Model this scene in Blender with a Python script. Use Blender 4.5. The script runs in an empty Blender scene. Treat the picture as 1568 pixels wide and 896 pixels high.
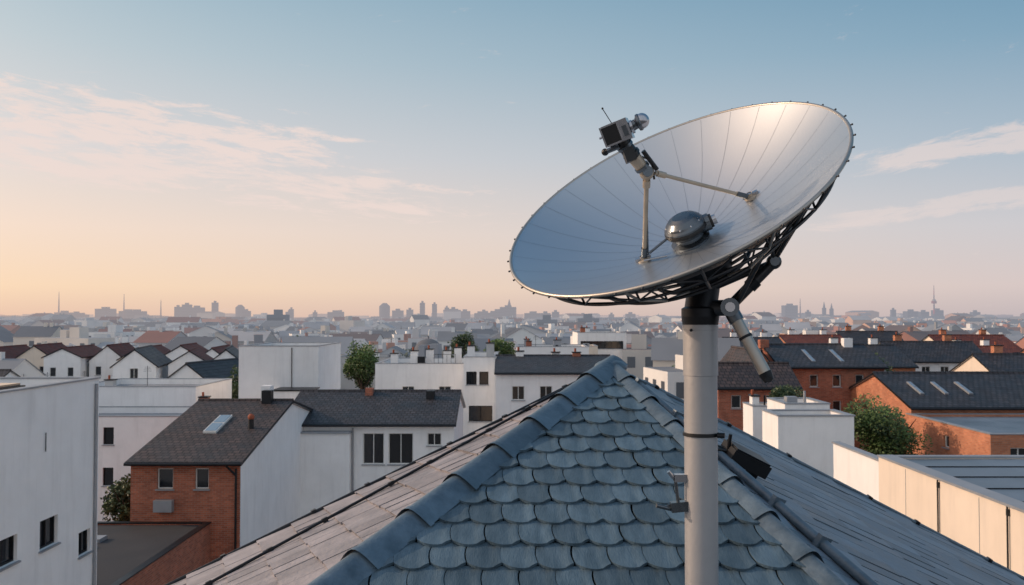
import bpy, bmesh, math, random
from mathutils import Vector, Matrix, noise
random.seed(7)
V3=Vector
GZ=-16.0   # street level; eye level is z=0
def S(r,g,b):
    f=lambda c:(c/255/12.92) if c/255<=0.04045 else ((c/255+0.055)/1.055)**2.4
    return (f(r),f(g),f(b),1)
scene=bpy.context.scene
scene.view_settings.view_transform='Standard'
scene.view_settings.look='None'
scene.view_settings.exposure=0

# ------------------------------------------------------------ node helpers
def mnode(nt,op,a,b=None,c=None,clamp=False):
    n=nt.nodes.new('ShaderNodeMath'); n.operation=op; n.use_clamp=clamp
    for i,x in enumerate((a,b,c)):
        if x is None: continue
        if hasattr(x,'links'): nt.links.new(x,n.inputs[i])
        else: n.inputs[i].default_value=x
    return n.outputs[0]
def mixc(nt,f,a,b,blend='MIX'):
    n=nt.nodes.new('ShaderNodeMix'); n.data_type='RGBA'; n.blend_type=blend
    for i,x in ((0,f),(6,a),(7,b)):
        if hasattr(x,'links'): nt.links.new(x,n.inputs[i])
        else: n.inputs[i].default_value=x
    return n.outputs[2]
def mapr(nt,x,a,b,c,d,smooth=False):
    n=nt.nodes.new('ShaderNodeMapRange'); n.clamp=True
    if smooth: n.interpolation_type='SMOOTHSTEP'
    nt.links.new(x,n.inputs[0])
    for i,q in enumerate((a,b,c,d)): n.inputs[i+1].default_value=q
    return n.outputs[0]

MATS={}
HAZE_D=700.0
def mat(name,col,rough=.8,metal=0,var=.15,scale=2.0,bump=0,bscale=30,painted_haze=False,attr=None,rnd=0,brick=None,spec=.5,streak=0,stretch=(1,1,1),coat=0):
    m=bpy.data.materials.new(name); m.use_nodes=True; nt=m.node_tree
    b=nt.nodes['Principled BSDF']; out=nt.nodes['Material Output']
    tc=nt.nodes.new('ShaderNodeTexCoord'); L=nt.links.new
    if len(col)==3: col=(*col,1)
    mp=nt.nodes.new('ShaderNodeMapping'); mp.inputs['Scale'].default_value=stretch
    L(tc.outputs['Object'],mp.inputs[0])
    nz=nt.nodes.new('ShaderNodeTexNoise'); nz.inputs['Scale'].default_value=scale; nz.inputs['Detail'].default_value=2 if painted_haze else 5; nz.inputs['Roughness'].default_value=.65
    L(mp.outputs[0],nz.inputs['Vector'])
    f=mapr(nt,nz.outputs[0],.3,.7,1-var,1+var)
    if attr:
        a=nt.nodes.new('ShaderNodeAttribute'); a.attribute_name=attr; basec=a.outputs['Color']
    elif brick:
        c2,mort,bw,bh,ms,mode=brick
        sp=nt.nodes.new('ShaderNodeSeparateXYZ'); L(tc.outputs['Object'],sp.inputs[0])
        cb=nt.nodes.new('ShaderNodeCombineXYZ')
        if mode=='wall':
            L(mnode(nt,'ADD',sp.outputs[0],sp.outputs[1]),cb.inputs[0]); L(sp.outputs[2],cb.inputs[1])
        elif mode=='rx': L(sp.outputs[0],cb.inputs[0]); L(sp.outputs[1],cb.inputs[1])
        else: L(sp.outputs[1],cb.inputs[0]); L(sp.outputs[0],cb.inputs[1])
        bt=nt.nodes.new('ShaderNodeTexBrick'); L(cb.outputs[0],bt.inputs['Vector'])
        bt.inputs['Color1'].default_value=col; bt.inputs['Color2'].default_value=(*c2[:3],1); bt.inputs['Mortar'].default_value=(*mort[:3],1)
        bt.inputs['Scale'].default_value=1; bt.inputs['Brick Width'].default_value=bw; bt.inputs['Row Height'].default_value=bh; bt.inputs['Mortar Size'].default_value=ms
        basec=bt.outputs['Color']
    else: basec=col
    cc=nt.nodes.new('ShaderNodeCombineColor')
    for i in range(3): L(f,cc.inputs[i])
    v=mixc(nt,1.0,basec,cc.outputs[0],'MULTIPLY')
    if streak:
        mp2=nt.nodes.new('ShaderNodeMapping'); mp2.inputs['Scale'].default_value=(2.2,2.2,.25); L(tc.outputs['Object'],mp2.inputs[0])
        n2=nt.nodes.new('ShaderNodeTexNoise'); n2.inputs['Scale'].default_value=1.3; n2.inputs['Detail'].default_value=6; n2.inputs['Roughness'].default_value=.62; L(mp2.outputs[0],n2.inputs['Vector'])
        g=mapr(nt,n2.outputs[0],.5,.82,0,streak)
        v=mixc(nt,g,v,(.3,.29,.28,1))
    if rnd:
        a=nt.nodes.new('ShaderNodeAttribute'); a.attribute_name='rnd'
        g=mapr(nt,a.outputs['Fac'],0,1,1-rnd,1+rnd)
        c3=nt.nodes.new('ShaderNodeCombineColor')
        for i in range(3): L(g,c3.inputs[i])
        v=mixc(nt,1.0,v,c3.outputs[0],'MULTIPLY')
    L(v,b.inputs['Base Color'])
    if not painted_haze: L(mapr(nt,nz.outputs[0],.3,.7,max(.02,rough-var*.4),min(1,rough+var*.4)),b.inputs['Roughness'])
    else: b.inputs['Roughness'].default_value=rough
    b.inputs['Metallic'].default_value=metal
    b.inputs['Specular IOR Level'].default_value=spec
    b.inputs['Coat Weight'].default_value=coat
    if bump:
        n3=nt.nodes.new('ShaderNodeTexNoise'); n3.inputs['Scale'].default_value=bscale; n3.inputs['Detail'].default_value=3
        L(mp.outputs[0],n3.inputs['Vector'])
        bp=nt.nodes.new('ShaderNodeBump'); bp.inputs['Strength'].default_value=bump; bp.inputs['Distance'].default_value=.02
        h=n3.outputs[0]
        if brick: h=mnode(nt,'ADD',h,mnode(nt,'MULTIPLY',bt.outputs['Fac'],-2.0))
        L(h,bp.inputs['Height']); L(bp.outputs[0],b.inputs['Normal'])
    if painted_haze:  # distance haze painted into the material: emission mixed in farther from the origin
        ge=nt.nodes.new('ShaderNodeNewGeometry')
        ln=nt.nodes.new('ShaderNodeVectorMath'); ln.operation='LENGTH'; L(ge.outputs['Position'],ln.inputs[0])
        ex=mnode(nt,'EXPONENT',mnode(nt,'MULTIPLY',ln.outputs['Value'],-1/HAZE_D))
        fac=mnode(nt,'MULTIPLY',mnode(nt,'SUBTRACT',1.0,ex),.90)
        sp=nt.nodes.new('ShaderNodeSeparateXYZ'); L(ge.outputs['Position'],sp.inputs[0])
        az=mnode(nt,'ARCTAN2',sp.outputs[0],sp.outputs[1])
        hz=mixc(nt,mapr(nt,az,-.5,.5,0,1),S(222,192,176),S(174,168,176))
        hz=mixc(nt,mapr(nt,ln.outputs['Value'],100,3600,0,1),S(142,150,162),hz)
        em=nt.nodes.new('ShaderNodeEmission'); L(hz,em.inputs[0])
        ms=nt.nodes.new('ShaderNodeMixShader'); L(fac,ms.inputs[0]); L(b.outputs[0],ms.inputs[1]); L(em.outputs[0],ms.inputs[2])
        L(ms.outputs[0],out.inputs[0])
    MATS[name]=m
    return m

mat('white_plaster',S(236,236,236),.85,var=.06,scale=.6,bump=.15,bscale=40,streak=.2)
mat('cream_plaster',S(226,212,196),.85,var=.06,scale=.6,bump=.15,bscale=40,streak=.2)
mat('grey_plaster',S(190,190,190),.85,var=.08,scale=.8,streak=.3)
mat('brick',S(180,104,78),.85,var=.2,scale=1.2,bump=.5,bscale=60,brick=(S(146,80,60),S(150,126,110),.26,.085,.009,'wall'))
mat('orange_brick',S(200,132,98),.85,var=.2,scale=1.0,bump=.4,bscale=60,brick=(S(176,108,78),S(170,134,114),.26,.085,.009,'wall'))
mat('roof_dark_x',S(66,66,72),.6,var=.3,scale=.9,bump=1,bscale=25,brick=(S(46,46,52),S(14,14,16),.32,.34,.03,'rx'))
mat('roof_dark_y',S(64,64,70),.6,var=.3,scale=.9,bump=1,bscale=25,brick=(S(46,46,52),S(14,14,16),.32,.34,.03,'ry'))
mat('roof_brown_x',S(80,66,64),.65,var=.3,scale=.9,bump=1,bscale=25,brick=(S(56,48,48),S(18,16,16),.32,.34,.03,'rx'))
mat('roof_red_y',S(122,60,48),.75,var=.3,scale=.7,bump=.8,bscale=25,brick=(S(98,48,40),S(40,18,15),.3,.28,.02,'ry'))
mat('roof_red_x',S(126,66,52),.75,var=.3,scale=.7,bump=.8,bscale=25,brick=(S(98,48,40),S(40,18,15),.3,.28,.02,'rx'))
mat('bitumen',S(50,52,56),.8,var=.3,scale=.5,bump=.4,bscale=20)
mat('flat_roof',S(130,134,138),.8,var=.25,scale=.4,bump=.4,bscale=20)
mat('metal_roof',S(104,118,132),.5,metal=.1,var=.3,scale=.5,bump=.3,bscale=10)
mat('coping',S(150,154,160),.5,metal=.3,var=.1)
mat('dark_metal',S(40,42,46),.45,metal=.6,var=.2)
mat('glass',(.012,.015,.02),.08,var=.1,scale=1,spec=.8)
mat('skylight_glass',S(120,138,156),.12,var=.1,spec=.9)
mat('win_frame',S(215,215,212),.5,var=.05)
mat('terracotta',S(150,80,55),.8)
mat('bark',S(60,48,38),.9,bump=.6)
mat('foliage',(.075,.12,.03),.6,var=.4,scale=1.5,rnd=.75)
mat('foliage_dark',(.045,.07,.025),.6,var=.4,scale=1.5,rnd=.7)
mat('city',(.5,.5,.5),.85,var=.12,scale=.15,painted_haze=True,attr='col')
mat('city_trees',(.04,.06,.03),.8,var=.3,scale=.3,painted_haze=True)
mat('ground',(.09,.09,.088),.9,var=.5,scale=.02,painted_haze=True)
# roof + dish
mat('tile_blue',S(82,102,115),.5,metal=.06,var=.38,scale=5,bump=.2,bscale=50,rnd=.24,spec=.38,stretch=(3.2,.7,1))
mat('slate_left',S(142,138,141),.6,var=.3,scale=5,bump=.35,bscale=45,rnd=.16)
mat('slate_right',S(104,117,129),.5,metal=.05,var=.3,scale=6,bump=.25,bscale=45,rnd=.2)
mat('ridge_cap',S(90,107,120),.45,metal=.15,var=.35,scale=7,bump=.2,bscale=40,rnd=.15)
mat('underlay',S(26,30,34),.9)
mat('dish_inner',S(192,198,203),.36,metal=.84,var=.02,scale=1.5)
mat('dish_back',S(34,36,40),.5,metal=.4,var=.15)
mat('dish_seam',S(150,157,164),.4,metal=.8,var=.05)
mat('rim_metal',S(176,170,162),.4,metal=.8,var=.1)
mat('frame_metal',S(80,80,82),.42,metal=.75,var=.2,scale=12)
mat('pole_paint',S(168,168,170),.42,metal=.35,var=.07,scale=3,bump=.05,bscale=60,streak=.15)
mat('steel',S(180,180,184),.22,metal=.9,var=.1,scale=10)
mat('dark_steel',S(100,106,112),.28,metal=.9,var=.15,scale=10)
mat('black_plastic',S(18,18,20),.4,var=.2)
mat('beige_metal',S(176,164,148),.45,metal=.5,var=.12,scale=10)

# ------------------------------------------------------------ mesh builder
class MB:
    def __init__(s): s.v=[];s.f=[];s.m=[];s.sm=[];s.c=[];s.r=[];s.names=[]
    def mi(s,m):
        if m not in s.names: s.names.append(m)
        return s.names.index(m)
    def face(s,pts,m,smooth=False,col=None,r=.5):
        i=len(s.v); s.v+= [tuple(p) for p in pts]; s.f.append(tuple(range(i,i+len(pts))))
        s.m.append(s.mi(m)); s.sm.append(smooth); s.c.append(col); s.r.append(r)
    def grid(s,rows,m,wrap=False,smooth=True,r=.5,col=None):
        i0=len(s.v); nc=len(rows[0])
        for row in rows: s.v+=[tuple(p) for p in row]
        mi=s.mi(m)
        for a in range(len(rows)-1):
            for b in range(nc if wrap else nc-1):
                b2=(b+1)%nc
                s.f.append((i0+a*nc+b,i0+a*nc+b2,i0+(a+1)*nc+b2,i0+(a+1)*nc+b)); s.m.append(mi); s.sm.append(smooth); s.c.append(col); s.r.append(r)
    def box(s,x0,x1,y0,y1,z0,z1,m,col=None):
        p=[(x0,y0,z0),(x1,y0,z0),(x1,y1,z0),(x0,y1,z0),(x0,y0,z1),(x1,y0,z1),(x1,y1,z1),(x0,y1,z1)]
        i=len(s.v); s.v+=p
        for f in ((0,3,2,1),(4,5,6,7),(0,1,5,4),(1,2,6,5),(2,3,7,6),(3,0,4,7)):
            s.f.append(tuple(i+k for k in f)); s.m.append(s.mi(m)); s.sm.append(False); s.c.append(col); s.r.append(.5)
    def obox(s,c,ax,ay,az,h,m,bev=0):
        c=V3(c); ax,ay,az=V3(ax),V3(ay),V3(az)
        i=len(s.v)
        for z in (-1,1):
            for (x,y) in ((-1,-1),(1,-1),(1,1),(-1,1)):
                s.v.append(tuple(c+ax*(x*h[0])+ay*(y*h[1])+az*(z*h[2])))
        for f in ((0,3,2,1),(4,5,6,7),(0,1,5,4),(1,2,6,5),(2,3,7,6),(3,0,4,7)):
            s.f.append(tuple(i+k for k in f)); s.m.append(s.mi(m)); s.sm.append(False); s.c.append(None); s.r.append(.5)
    def tube(s,p0,p1,r0,m,r1=None,n=14,cap=True,col=None):
        p0,p1=V3(p0),V3(p1); r1=r0 if r1 is None else r1
        d=(p1-p0).normalized(); a=d.orthogonal().normalized(); b=d.cross(a)
        rows=[]
        for p,r in ((p0,r0),(p1,r1)):
            rows.append([p+a*(r*math.cos(t))+b*(r*math.sin(t)) for t in [2*math.pi*k/n for k in range(n)]])
        s.grid(rows,m,wrap=True,col=col)
        if cap:
            s.face(rows[0][::-1],m,col=col); s.face(rows[1],m,col=col)
    def lathe(s,p,d,prof,m,n=32):
        p=V3(p); d=V3(d).normalized(); a=d.orthogonal().normalized(); b=d.cross(a)
        rows=[[p+d*h+a*(r*math.cos(t))+b*(r*math.sin(t)) for t in [2*math.pi*k/n for k in range(n)]] for h,r in prof]
        for i in range(len(rows)-1): s.grid([rows[i],rows[i+1]],m,wrap=True)
    def sphere(s,c,r,m,n=16,sc=(1,1,1)):
        c=V3(c); rows=[]
        for i in range(n//2+1):
            ph=math.pi*i/(n//2)
            rows.append([(c.x+r*sc[0]*math.sin(ph)*math.cos(t),c.y+r*sc[1]*math.sin(ph)*math.sin(t),c.z+r*sc[2]*math.cos(ph)) for t in [2*math.pi*k/n for k in range(n)]])
        s.grid(rows,m,wrap=True)
    def build(s,name,parent=None,yaw=0,center=None,autosm=True,clip=None,usecol=False):
        me=bpy.data.meshes.new(name)
        vs=s.v
        if center is not None:
            vs=[(x-center[0],y-center[1],z-center[2]) for x,y,z in vs]
        me.from_pydata(vs,[],s.f)
        for nm in s.names: me.materials.append(MATS[nm])
        me.polygons.foreach_set('material_index',s.m)
        me.polygons.foreach_set('use_smooth',s.sm)
        at=me.attributes.new('rnd','FLOAT','FACE'); at.data.foreach_set('value',s.r)
        if usecol:
            a2=me.attributes.new('col','FLOAT_COLOR','FACE')
            flat=[]
            for c in s.c: flat+= [c[0],c[1],c[2],1] if c else [.5,.5,.5,1]
            a2.data.foreach_set('color',flat)
        if clip:
            bm=bmesh.new(); bm.from_mesh(me)
            for co,no in clip:
                bmesh.ops.bisect_plane(bm,geom=bm.verts[:]+bm.edges[:]+bm.faces[:],plane_co=co,plane_no=no,clear_outer=True)
            bm.to_mesh(me); bm.free()
        me.update()
        o=bpy.data.objects.new(name,me); scene.collection.objects.link(o)
        if center is not None: o.location=center
        o.rotation_euler[2]=yaw
        if parent: o.parent=parent
        return o
def empty(name,loc=(0,0,0)):
    e=bpy.data.objects.new(name,None); scene.collection.objects.link(e); e.empty_display_size=.2; return e

# ------------------------------------------------------------ buildings
def wall(mb,p,q,z0,z1,ops,m,reveal=.16,frame='win_frame'):
    p=V3((p[0],p[1],0)); q=V3((q[0],q[1],0)); L=(q-p).length; d=(q-p)/L; o=V3((d.y,-d.x,0))
    P=lambda s,z,dep=0: p+d*s-o*dep+V3((0,0,z))
    ops=ops or []
    xs=sorted(set([0,L]+[a for op in ops for a in op[:2]])); zs=sorted(set([z0,z1]+[a for op in ops for a in op[2:4]]))
    for i in range(len(xs)-1):
        for j in range(len(zs)-1):
            cx=(xs[i]+xs[i+1])/2; cz=(zs[j]+zs[j+1])/2
            if any(a<cx<b and c<cz<e for a,b,c,e in ops): continue
            mb.face([P(xs[i],zs[j]),P(xs[i+1],zs[j]),P(xs[i+1],zs[j+1]),P(xs[i],zs[j+1])],m)
    for a,b,c,e in ops:
        r=reveal
        mb.face([P(a,c),P(a,c,r),P(a,e,r),P(a,e)],m); mb.face([P(b,c),P(b,e),P(b,e,r),P(b,c,r)],m)
        mb.face([P(a,e),P(a,e,r),P(b,e,r),P(b,e)],m); mb.face([P(a,c),P(b,c),P(b,c,r),P(a,c,r)],m)
        mb.face([P(a,c,r),P(b,c,r),P(b,e,r),P(a,e,r)],'glass')
        t=.05; up=V3((0,0,1))
        def bar(s0,s1,zz0,zz1): mb.obox(P((s0+s1)/2,(zz0+zz1)/2,r-.03),d,-o,up,((s1-s0)/2,.028,(zz1-zz0)/2),frame)
        bar(a+.003,a+t,c+.003,e-.003); bar(b-t,b-.003,c+.003,e-.003); bar(a+t,b-t,c+.003,c+t); bar(a+t,b-t,e-t,e-.003)
        w=b-a
        if w>.7:
            k=max(1,int(w/0.9))
            for q_ in range(1,k+1):
                sx=a+w*q_/(k+1); bar(sx-.022,sx+.022,c+t,e-t)
        mb.obox(P((a+b)/2,c-.03,-.03),d,-o,up,(w/2+.06,.05,.025),'coping')
def chimney(mb,x,y,z,w=.4,h=.9,m='white_plaster'):
    mb.box(x-w,x+w,y-.3,y+.3,z+.004,z+h,m)
    mb.box(x-w-.06,x+w+.06,y-.36,y+.36,z+h,z+h+.08,'dark_metal')
    mb.tube((x-.1,y,z+h+.08),(x-.1,y,z+h+.35),.08,'terracotta',n=8)
def clutter(mb,x0,x1,y0,y1,z,n=3,seed=0):
    R=random.Random(seed)
    for k in range(n):
        x=R.uniform(x0+.6,x1-.6); y=R.uniform(y0+.6,y1-.6); t=R.random()
        if t<.5:
            chimney(mb,x,y,z,R.uniform(.25,.5),R.uniform(.7,1.2),R.choice(['white_plaster','grey_plaster','brick','coping']))
        elif t<.75:
            mb.box(x-.4,x+.4,y-.25,y+.25,z+.1,z+.65,'coping'); mb.tube((x,y-.26,z+.38),(x,y-.28,z+.38),.2,'dark_metal',n=12)
        else:
            mb.tube((x,y,z),(x,y,z+1.6),.02,'dark_metal',n=6)
            for q in range(4): mb.tube((x-.3+.03*q,y,z+1.2+.1*q),(x+.3-.03*q,y,z+1.2+.1*q),.008,'dark_metal',n=5)
def house(name,x0,x1,y0,y1,zt,wm,roof='flat',zr=None,rm='roof_dark_x',op={},over=.3,yaw=0,extras=None,nclut=0,frm='flat_roof',frame='win_frame',par=.4,base=GZ,cop='coping'):
    mb=MB(); O=lambda k:op.get(k,[])
    wall(mb,(x0,y0),(x1,y0),base,zt,[(a-x0,b-x0,c,d) for a,b,c,d in O('S')],wm,frame=frame)
    wall(mb,(x1,y0),(x1,y1),base,zt,[(a-y0,b-y0,c,d) for a,b,c,d in O('E')],wm,frame=frame)
    wall(mb,(x1,y1),(x0,y1),base,zt,[],wm)
    wall(mb,(x0,y1),(x0,y0),base,zt,[(y1-b,y1-a,c,d) for a,b,c,d in O('W')],wm,frame=frame)
    if roof=='flat':
        t=.22
        mb.face([(x0+t,y0+t,zt-par),(x1-t,y0+t,zt-par),(x1-t,y1-t,zt-par),(x0+t,y1-t,zt-par)],frm)
        for a,b in (((x0+t,y0+t),(x0+t,y1-t)),((x0+t,y1-t),(x1-t,y1-t)),((x1-t,y1-t),(x1-t,y0+t)),((x1-t,y0+t),(x0+t,y0+t))):
            mb.face([(*a,zt-par),(*b,zt-par),(*b,zt),(*a,zt)],wm)
        c=.04; h=.05
        mb.box(x0-c,x1+c,y0-c,y0+t+.02,zt,zt+h,cop); mb.box(x0-c,x1+c,y1-t-.02,y1+c,zt,zt+h,cop)
        mb.box(x0-c,x0+t+.02,y0+t+.02,y1-t-.02,zt,zt+h,cop); mb.box(x1-t-.02,x1+c,y0+t+.02,y1-t-.02,zt,zt+h,cop)
        if nclut: clutter(mb,x0,x1,y0,y1,zt-par,nclut,int(abs(x0*13+y0*7)))
    else:
        th=.14
        if roof=='gx':
            ym=(y0+y1)/2; k=(zr-zt)/(ym-y0); xa,xb=x0-over*.5,x1+over*.5
            mb.face([(x0,y1,zt),(x0,y0,zt),(x0,ym,zr)],wm); mb.face([(x1,y0,zt),(x1,y1,zt),(x1,ym,zr)],wm)
            for ya,sg in ((y0,-1),(y1,1)):
                ye=ya+sg*over; ze=zt-k*over
                q=[V3((xa,ye,ze)),V3((xb,ye,ze)),V3((xb,ym,zr)),V3((xa,ym,zr))]
                up=V3((0,0,th)); 
                mb.face([p+up for p in q],rm); mb.face([p+V3((0,0,.005)) for p in q],'grey_plaster')
                for i,j in ((0,1),(1,2),(3,0)): mb.face([q[i],q[j],q[j]+up,q[i]+up],'dark_metal')
                mb.tube((xa,ye+sg*.05,ze+.05),(xb,ye+sg*.05,ze+.05),.07,'dark_metal',n=8)
            mb.tube((xa,ym,zr+th),(xb,ym,zr+th),.09,rm,n=8)
        else:
            xm=(x0+x1)/2; k=(zr-zt)/(xm-x0); ya,yb=y0-over*.5,y1+over*.5
            mb.face([(x0,y0,zt),(x1,y0,zt),(xm,y0,zr)],wm); mb.face([(x1,y1,zt),(x0,y1,zt),(xm,y1,zr)],wm)
            for xx,sg in ((x0,-1),(x1,1)):
                xe=xx+sg*over; ze=zt-k*over
                q=[V3((xe,ya,ze)),V3((xe,yb,ze)),V3((xm,yb,zr)),V3((xm,ya,zr))]
                up=V3((0,0,th))
                mb.face([p+up for p in q],rm); mb.face([p+V3((0,0,.005)) for p in q],'grey_plaster')
                for i,j in ((0,1),(1,2),(3,0)): mb.face([q[i],q[j],q[j]+up,q[i]+up],'dark_metal')
            mb.tube((xm,ya,zr+th),(xm,yb,zr+th),.09,rm,n=8)
    if extras: extras(mb)
    c=((x0+x1)/2,(y0+y1)/2,GZ)
    return mb.build(name,yaw=yaw,center=c)
def slope_box(mb,x,y,z,w,l,k,m1='skylight_glass',m2='win_frame',h=.1,axis='y'):
    ay=V3((0,1,k)).normalized(); az=V3((0,-k,1)).normalized()
    mb.obox((x,y,z+h*.5),(1,0,0),ay,az,(w/2,l/2,h),m2)
    for s_ in (-1,1):
        mb.obox(V3((x,y,z+h*.5+.02))+ay*(s_*l/4),(1,0,0),ay,az,(w/2-.06,l/4-.07,h),m1)

# 1: big white building, left foreground
def ex1(mb):
    mb.tube((-13.66,26.9,-3.4),(-13.66,26.9,-3.95),.015,'dark_metal',n=6)
    mb.box(-17.5,-14.6,22,27.5,-2.4,-2.05,'dark_metal'); mb.box(-17.4,-14.7,22.1,27.4,-2.05,-1.98,'glass')
    mb.tube((-13.64,30.1,-2.2),(-13.64,30.1,-16),.05,'coping',n=8)
    mb.box(-18.5,-17.8,24,25,-2.4,-1.7,'coping')
    for y in (17.5,23.0): mb.box(-13.705,-13.694,y,y+.02,-16,-2.1,'coping')
house('white_apartment_building',-24,-13.7,13,30.4,-2.05,'white_plaster',op={'E':[(24.2,25.5,-6.75,-6.0),(26.7,27.75,-6.8,-5.95),(29.1,29.9,-7.6,-6.85),(19,20.2,-6.8,-5.95),(24.2,25.4,-10,-9),(26.7,27.7,-10,-9)]},extras=ex1,frame='dark_metal')
# 2
house('white_town_house',-30,-19.5,56,62,-6.1,'white_plaster',op={'S':[(-24.95,-24.3,-7.8,-6.75),(-24.95,-24.3,-10.3,-9.2),(-22.6,-21.8,-10.3,-9.2)]},nclut=2,frm='metal_roof',frame='dark_metal')
house('white_town_house',-30,-21.4,62.02,70,-4.75,'white_plaster',nclut=2)
# 3 brick house with dark roof
def ex3(mb):
    k=(6.37-4.6)/9
    slope_box(mb,-14.35,44.8,-5.27,.62,2.6,k,h=.06)
    mb.tube((-12.6,44.3,-5.4),(-12.6,44.3,-4.9),.13,'dark_metal',n=10); mb.sphere((-12.6,44.3,-4.85),.17,'terracotta',n=10)
    mb.box(-13.2,-12.7,48.3,48.8,-4.8,-3.9,'dark_metal'); mb.box(-13.4,-12.9,48.9,49.6,-4.8,-3.7,'white_plaster')
    mb.tube((-12.0,39.93,-6.6),(-12.0,39.93,-12.0),.05,'dark_metal',n=8); mb.tube((-12.35,39.7,-6.45),(-12.0,39.93,-6.9),.05,'dark_metal',n=8)
    mb.box(-15.5,-14.7,39.7,39.995,-8.45,-7.95,'coping')
    mb.face([(-11.826,40.02,-16),(-11.826,57.98,-16),(-11.826,57.98,-6.385),(-11.826,49,-4.62),(-11.826,40.02,-6.385)],'white_plaster')
house('brick_house',-16.6,-11.83,40,58,-6.37,'brick',roof='gx',zr=-4.6,rm='roof_brown_x',op={'S':[(-15.45,-14.75,-7.5,-6.6),(-13.8,-13.2,-7.5,-6.6),(-15.4,-14.7,-11,-10)]},extras=ex3)
def exa(mb):
    mb.box(-17.2,-16.5,35,36,-9.06,-8.8,'coping'); mb.box(-17.0,-16.4,36.6,37.3,-9.06,-8.85,'coping')
house('brick_annex',-19.2,-13.1,29.0,39.98,-8.95,'brick',frm='bitumen',par=.05,extras=exa,cop='dark_metal')
# 4 tall white block
def ex4(mb):
    mb.tube((-14.9,61.95,-2.1),(-14.9,61.95,-8),.03,'dark_metal',n=6)
    mb.box(-15.6,-13.05,59.5,61.98,-16,-4.84,'white_plaster'); mb.box(-15.66,-12.99,59.44,61.98,-4.84,-4.76,'dark_metal')
house('white_tower_house',-18.5,-13.1,62,70,-2.0,'white_plaster',extras=ex4)
# 5 long white house with dark roof
def ex5(mb):
    mb.tube((-9.0,51.93,-6.3),(-9.0,51.93,-14),.05,'coping',n=8)
    mb.box(-5.2,-4.7,55.5,56.1,-5.4,-4.5,'dark_metal'); mb.box(-9.0,-8.55,56.2,56.8,-5.2,-4.4,'brick')
    mb.box(-13,-9.1,51.4,51.98,-16,-6.55,'white_plaster'); mb.box(-13.1,-9.05,51.3,51.98,-6.55,-6.45,'coping')
house('white_long_house',-13,-3.3,52,62,-6.1,'white_plaster',roof='gx',zr=-4.75,op={'S':[(-8.45,-7.25,-8.35,-6.6),(-7.0,-5.6,-8.35,-6.6),(-4.8,-4.0,-7.3,-6.6),(-8.3,-7.3,-11,-9.6)]},extras=ex5,frame='win_frame')
# 6
def ex6(mb):
    for x,y,h in ((-8.1,76,1.0),(-6.9,77,1.1),(-5.4,76.5,1.0),(-4.6,78,1.2),(-10,78,.7)): chimney(mb,x,y,-4.26,.3,h+.4,'white_plaster')
    mb.box(-7.8,-7.2,75.6,76.2,-4.2,-3.3,'dark_metal')
    for q in range(6): mb.tube((-6.4+.35*q,75.3,-3.85),(-6.4+.35*q,75.3,-3.1),.015,'dark_metal',n=5)
    mb.tube((-6.4,75.3,-3.1),(-4.65,75.3,-3.1),.018,'dark_metal',n=5)
house('white_flat_building',-11.2,-3.75,75,85,-3.86,'white_plaster',op={'S':[(-9,-8,-6.9,-5.7),(-6,-5,-6.9,-5.7)]},extras=ex6)
def ex6b(mb):
    chimney(mb,-3.2,71.5,-3.5,.28,1.2); chimney(mb,-1.7,72,-3.5,.3,1.4,'grey_plaster')
house('white_stair_building',-3.7,-1.2,70,80,-3.1,'white_plaster',op={'S':[(-3.5,-2.7,-5.2,-4.2),(-2.5,-1.8,-5.2,-4.2),(-3.3,-1.5,-8,-6.8)]},frame='dark_metal',extras=ex6b)
def ex7(mb):
    chimney(mb,.6,71,-3.4,.3,.7); chimney(mb,3.4,71.4,-3.4,.3,.6,'grey_plaster'); chimney(mb,5.0,71,-3.4,.3,.6,'brick')
house('white_long_house',-1.15,7.5,66,76,-4.1,'white_plaster',roof='gx',zr=-3.15,op={'S':[(0,.9,-6,-5),(2,2.9,-6,-5),(4,4.9,-6,-5)]},over=.25,extras=ex7)
house('white_office_building',.5,8.4,100,108,-3.3,'white_plaster',nclut=5,op={'S':[(1+1.7*k,2+1.7*k,-5.2,-4.2) for k in range(4)]})
house('white_office_building',8.6,15,120,130,-2.1,'white_plaster',nclut=3,op={'S':[(9,14.6,-4.2,-3.2),(9,14.6,-6.8,-5.6)]},frame='dark_metal')
house('white_office_building',4.5,10.5,112,118,-3.6,'cream_plaster',nclut=2,op={'S':[(5+1.7*k,6+1.7*k,-5.6,-4.6) for k in range(3)]})
house('grey_flat_building',-20,-13.5,104,112,-4.6,'grey_plaster',nclut=3,op={'S':[(-19+1.7*k,-18+1.7*k,-6.6,-5.4) for k in range(3)]})
# left rows of gabled houses
for k in range(8):
    x=-66+k*4.5
    wmn=['white_plaster','cream_plaster'][k%3==1]
    house('gabled_row_house',x,x+4.2,110+(k%2)*2.5,122,-5.4+(k%3)*.25,wmn,roof='gy',zr=-3.9+(k%2)*.25,rm='roof_red_y',op={'S':[(x+.7,x+1.4,-7.2,-6.1),(x+2.7,x+3.4,-7.2,-6.1)]},yaw=math.radians(8),over=.25)
for k in range(4):
    x=-41.5+k*4.6
    house('gabled_white_house',x,x+4.1,92+(k%2)*4,104,-5.0,'white_plaster',roof='gy',zr=-3.4-(k%2)*.3,rm='roof_dark_y' if k!=1 else 'roof_red_y',op={'S':[(x+1.6,x+2.4,-6.4,-5.2)]},yaw=math.radians(14),over=.25)
house('gabled_white_house',-29.4,-25.4,80,90,-5.6,'white_plaster',roof='gy',zr=-4.2,rm='roof_dark_y',op={'S':[(-27.9,-27,-7.2,-6.3)]},yaw=math.radians(-12))
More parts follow.
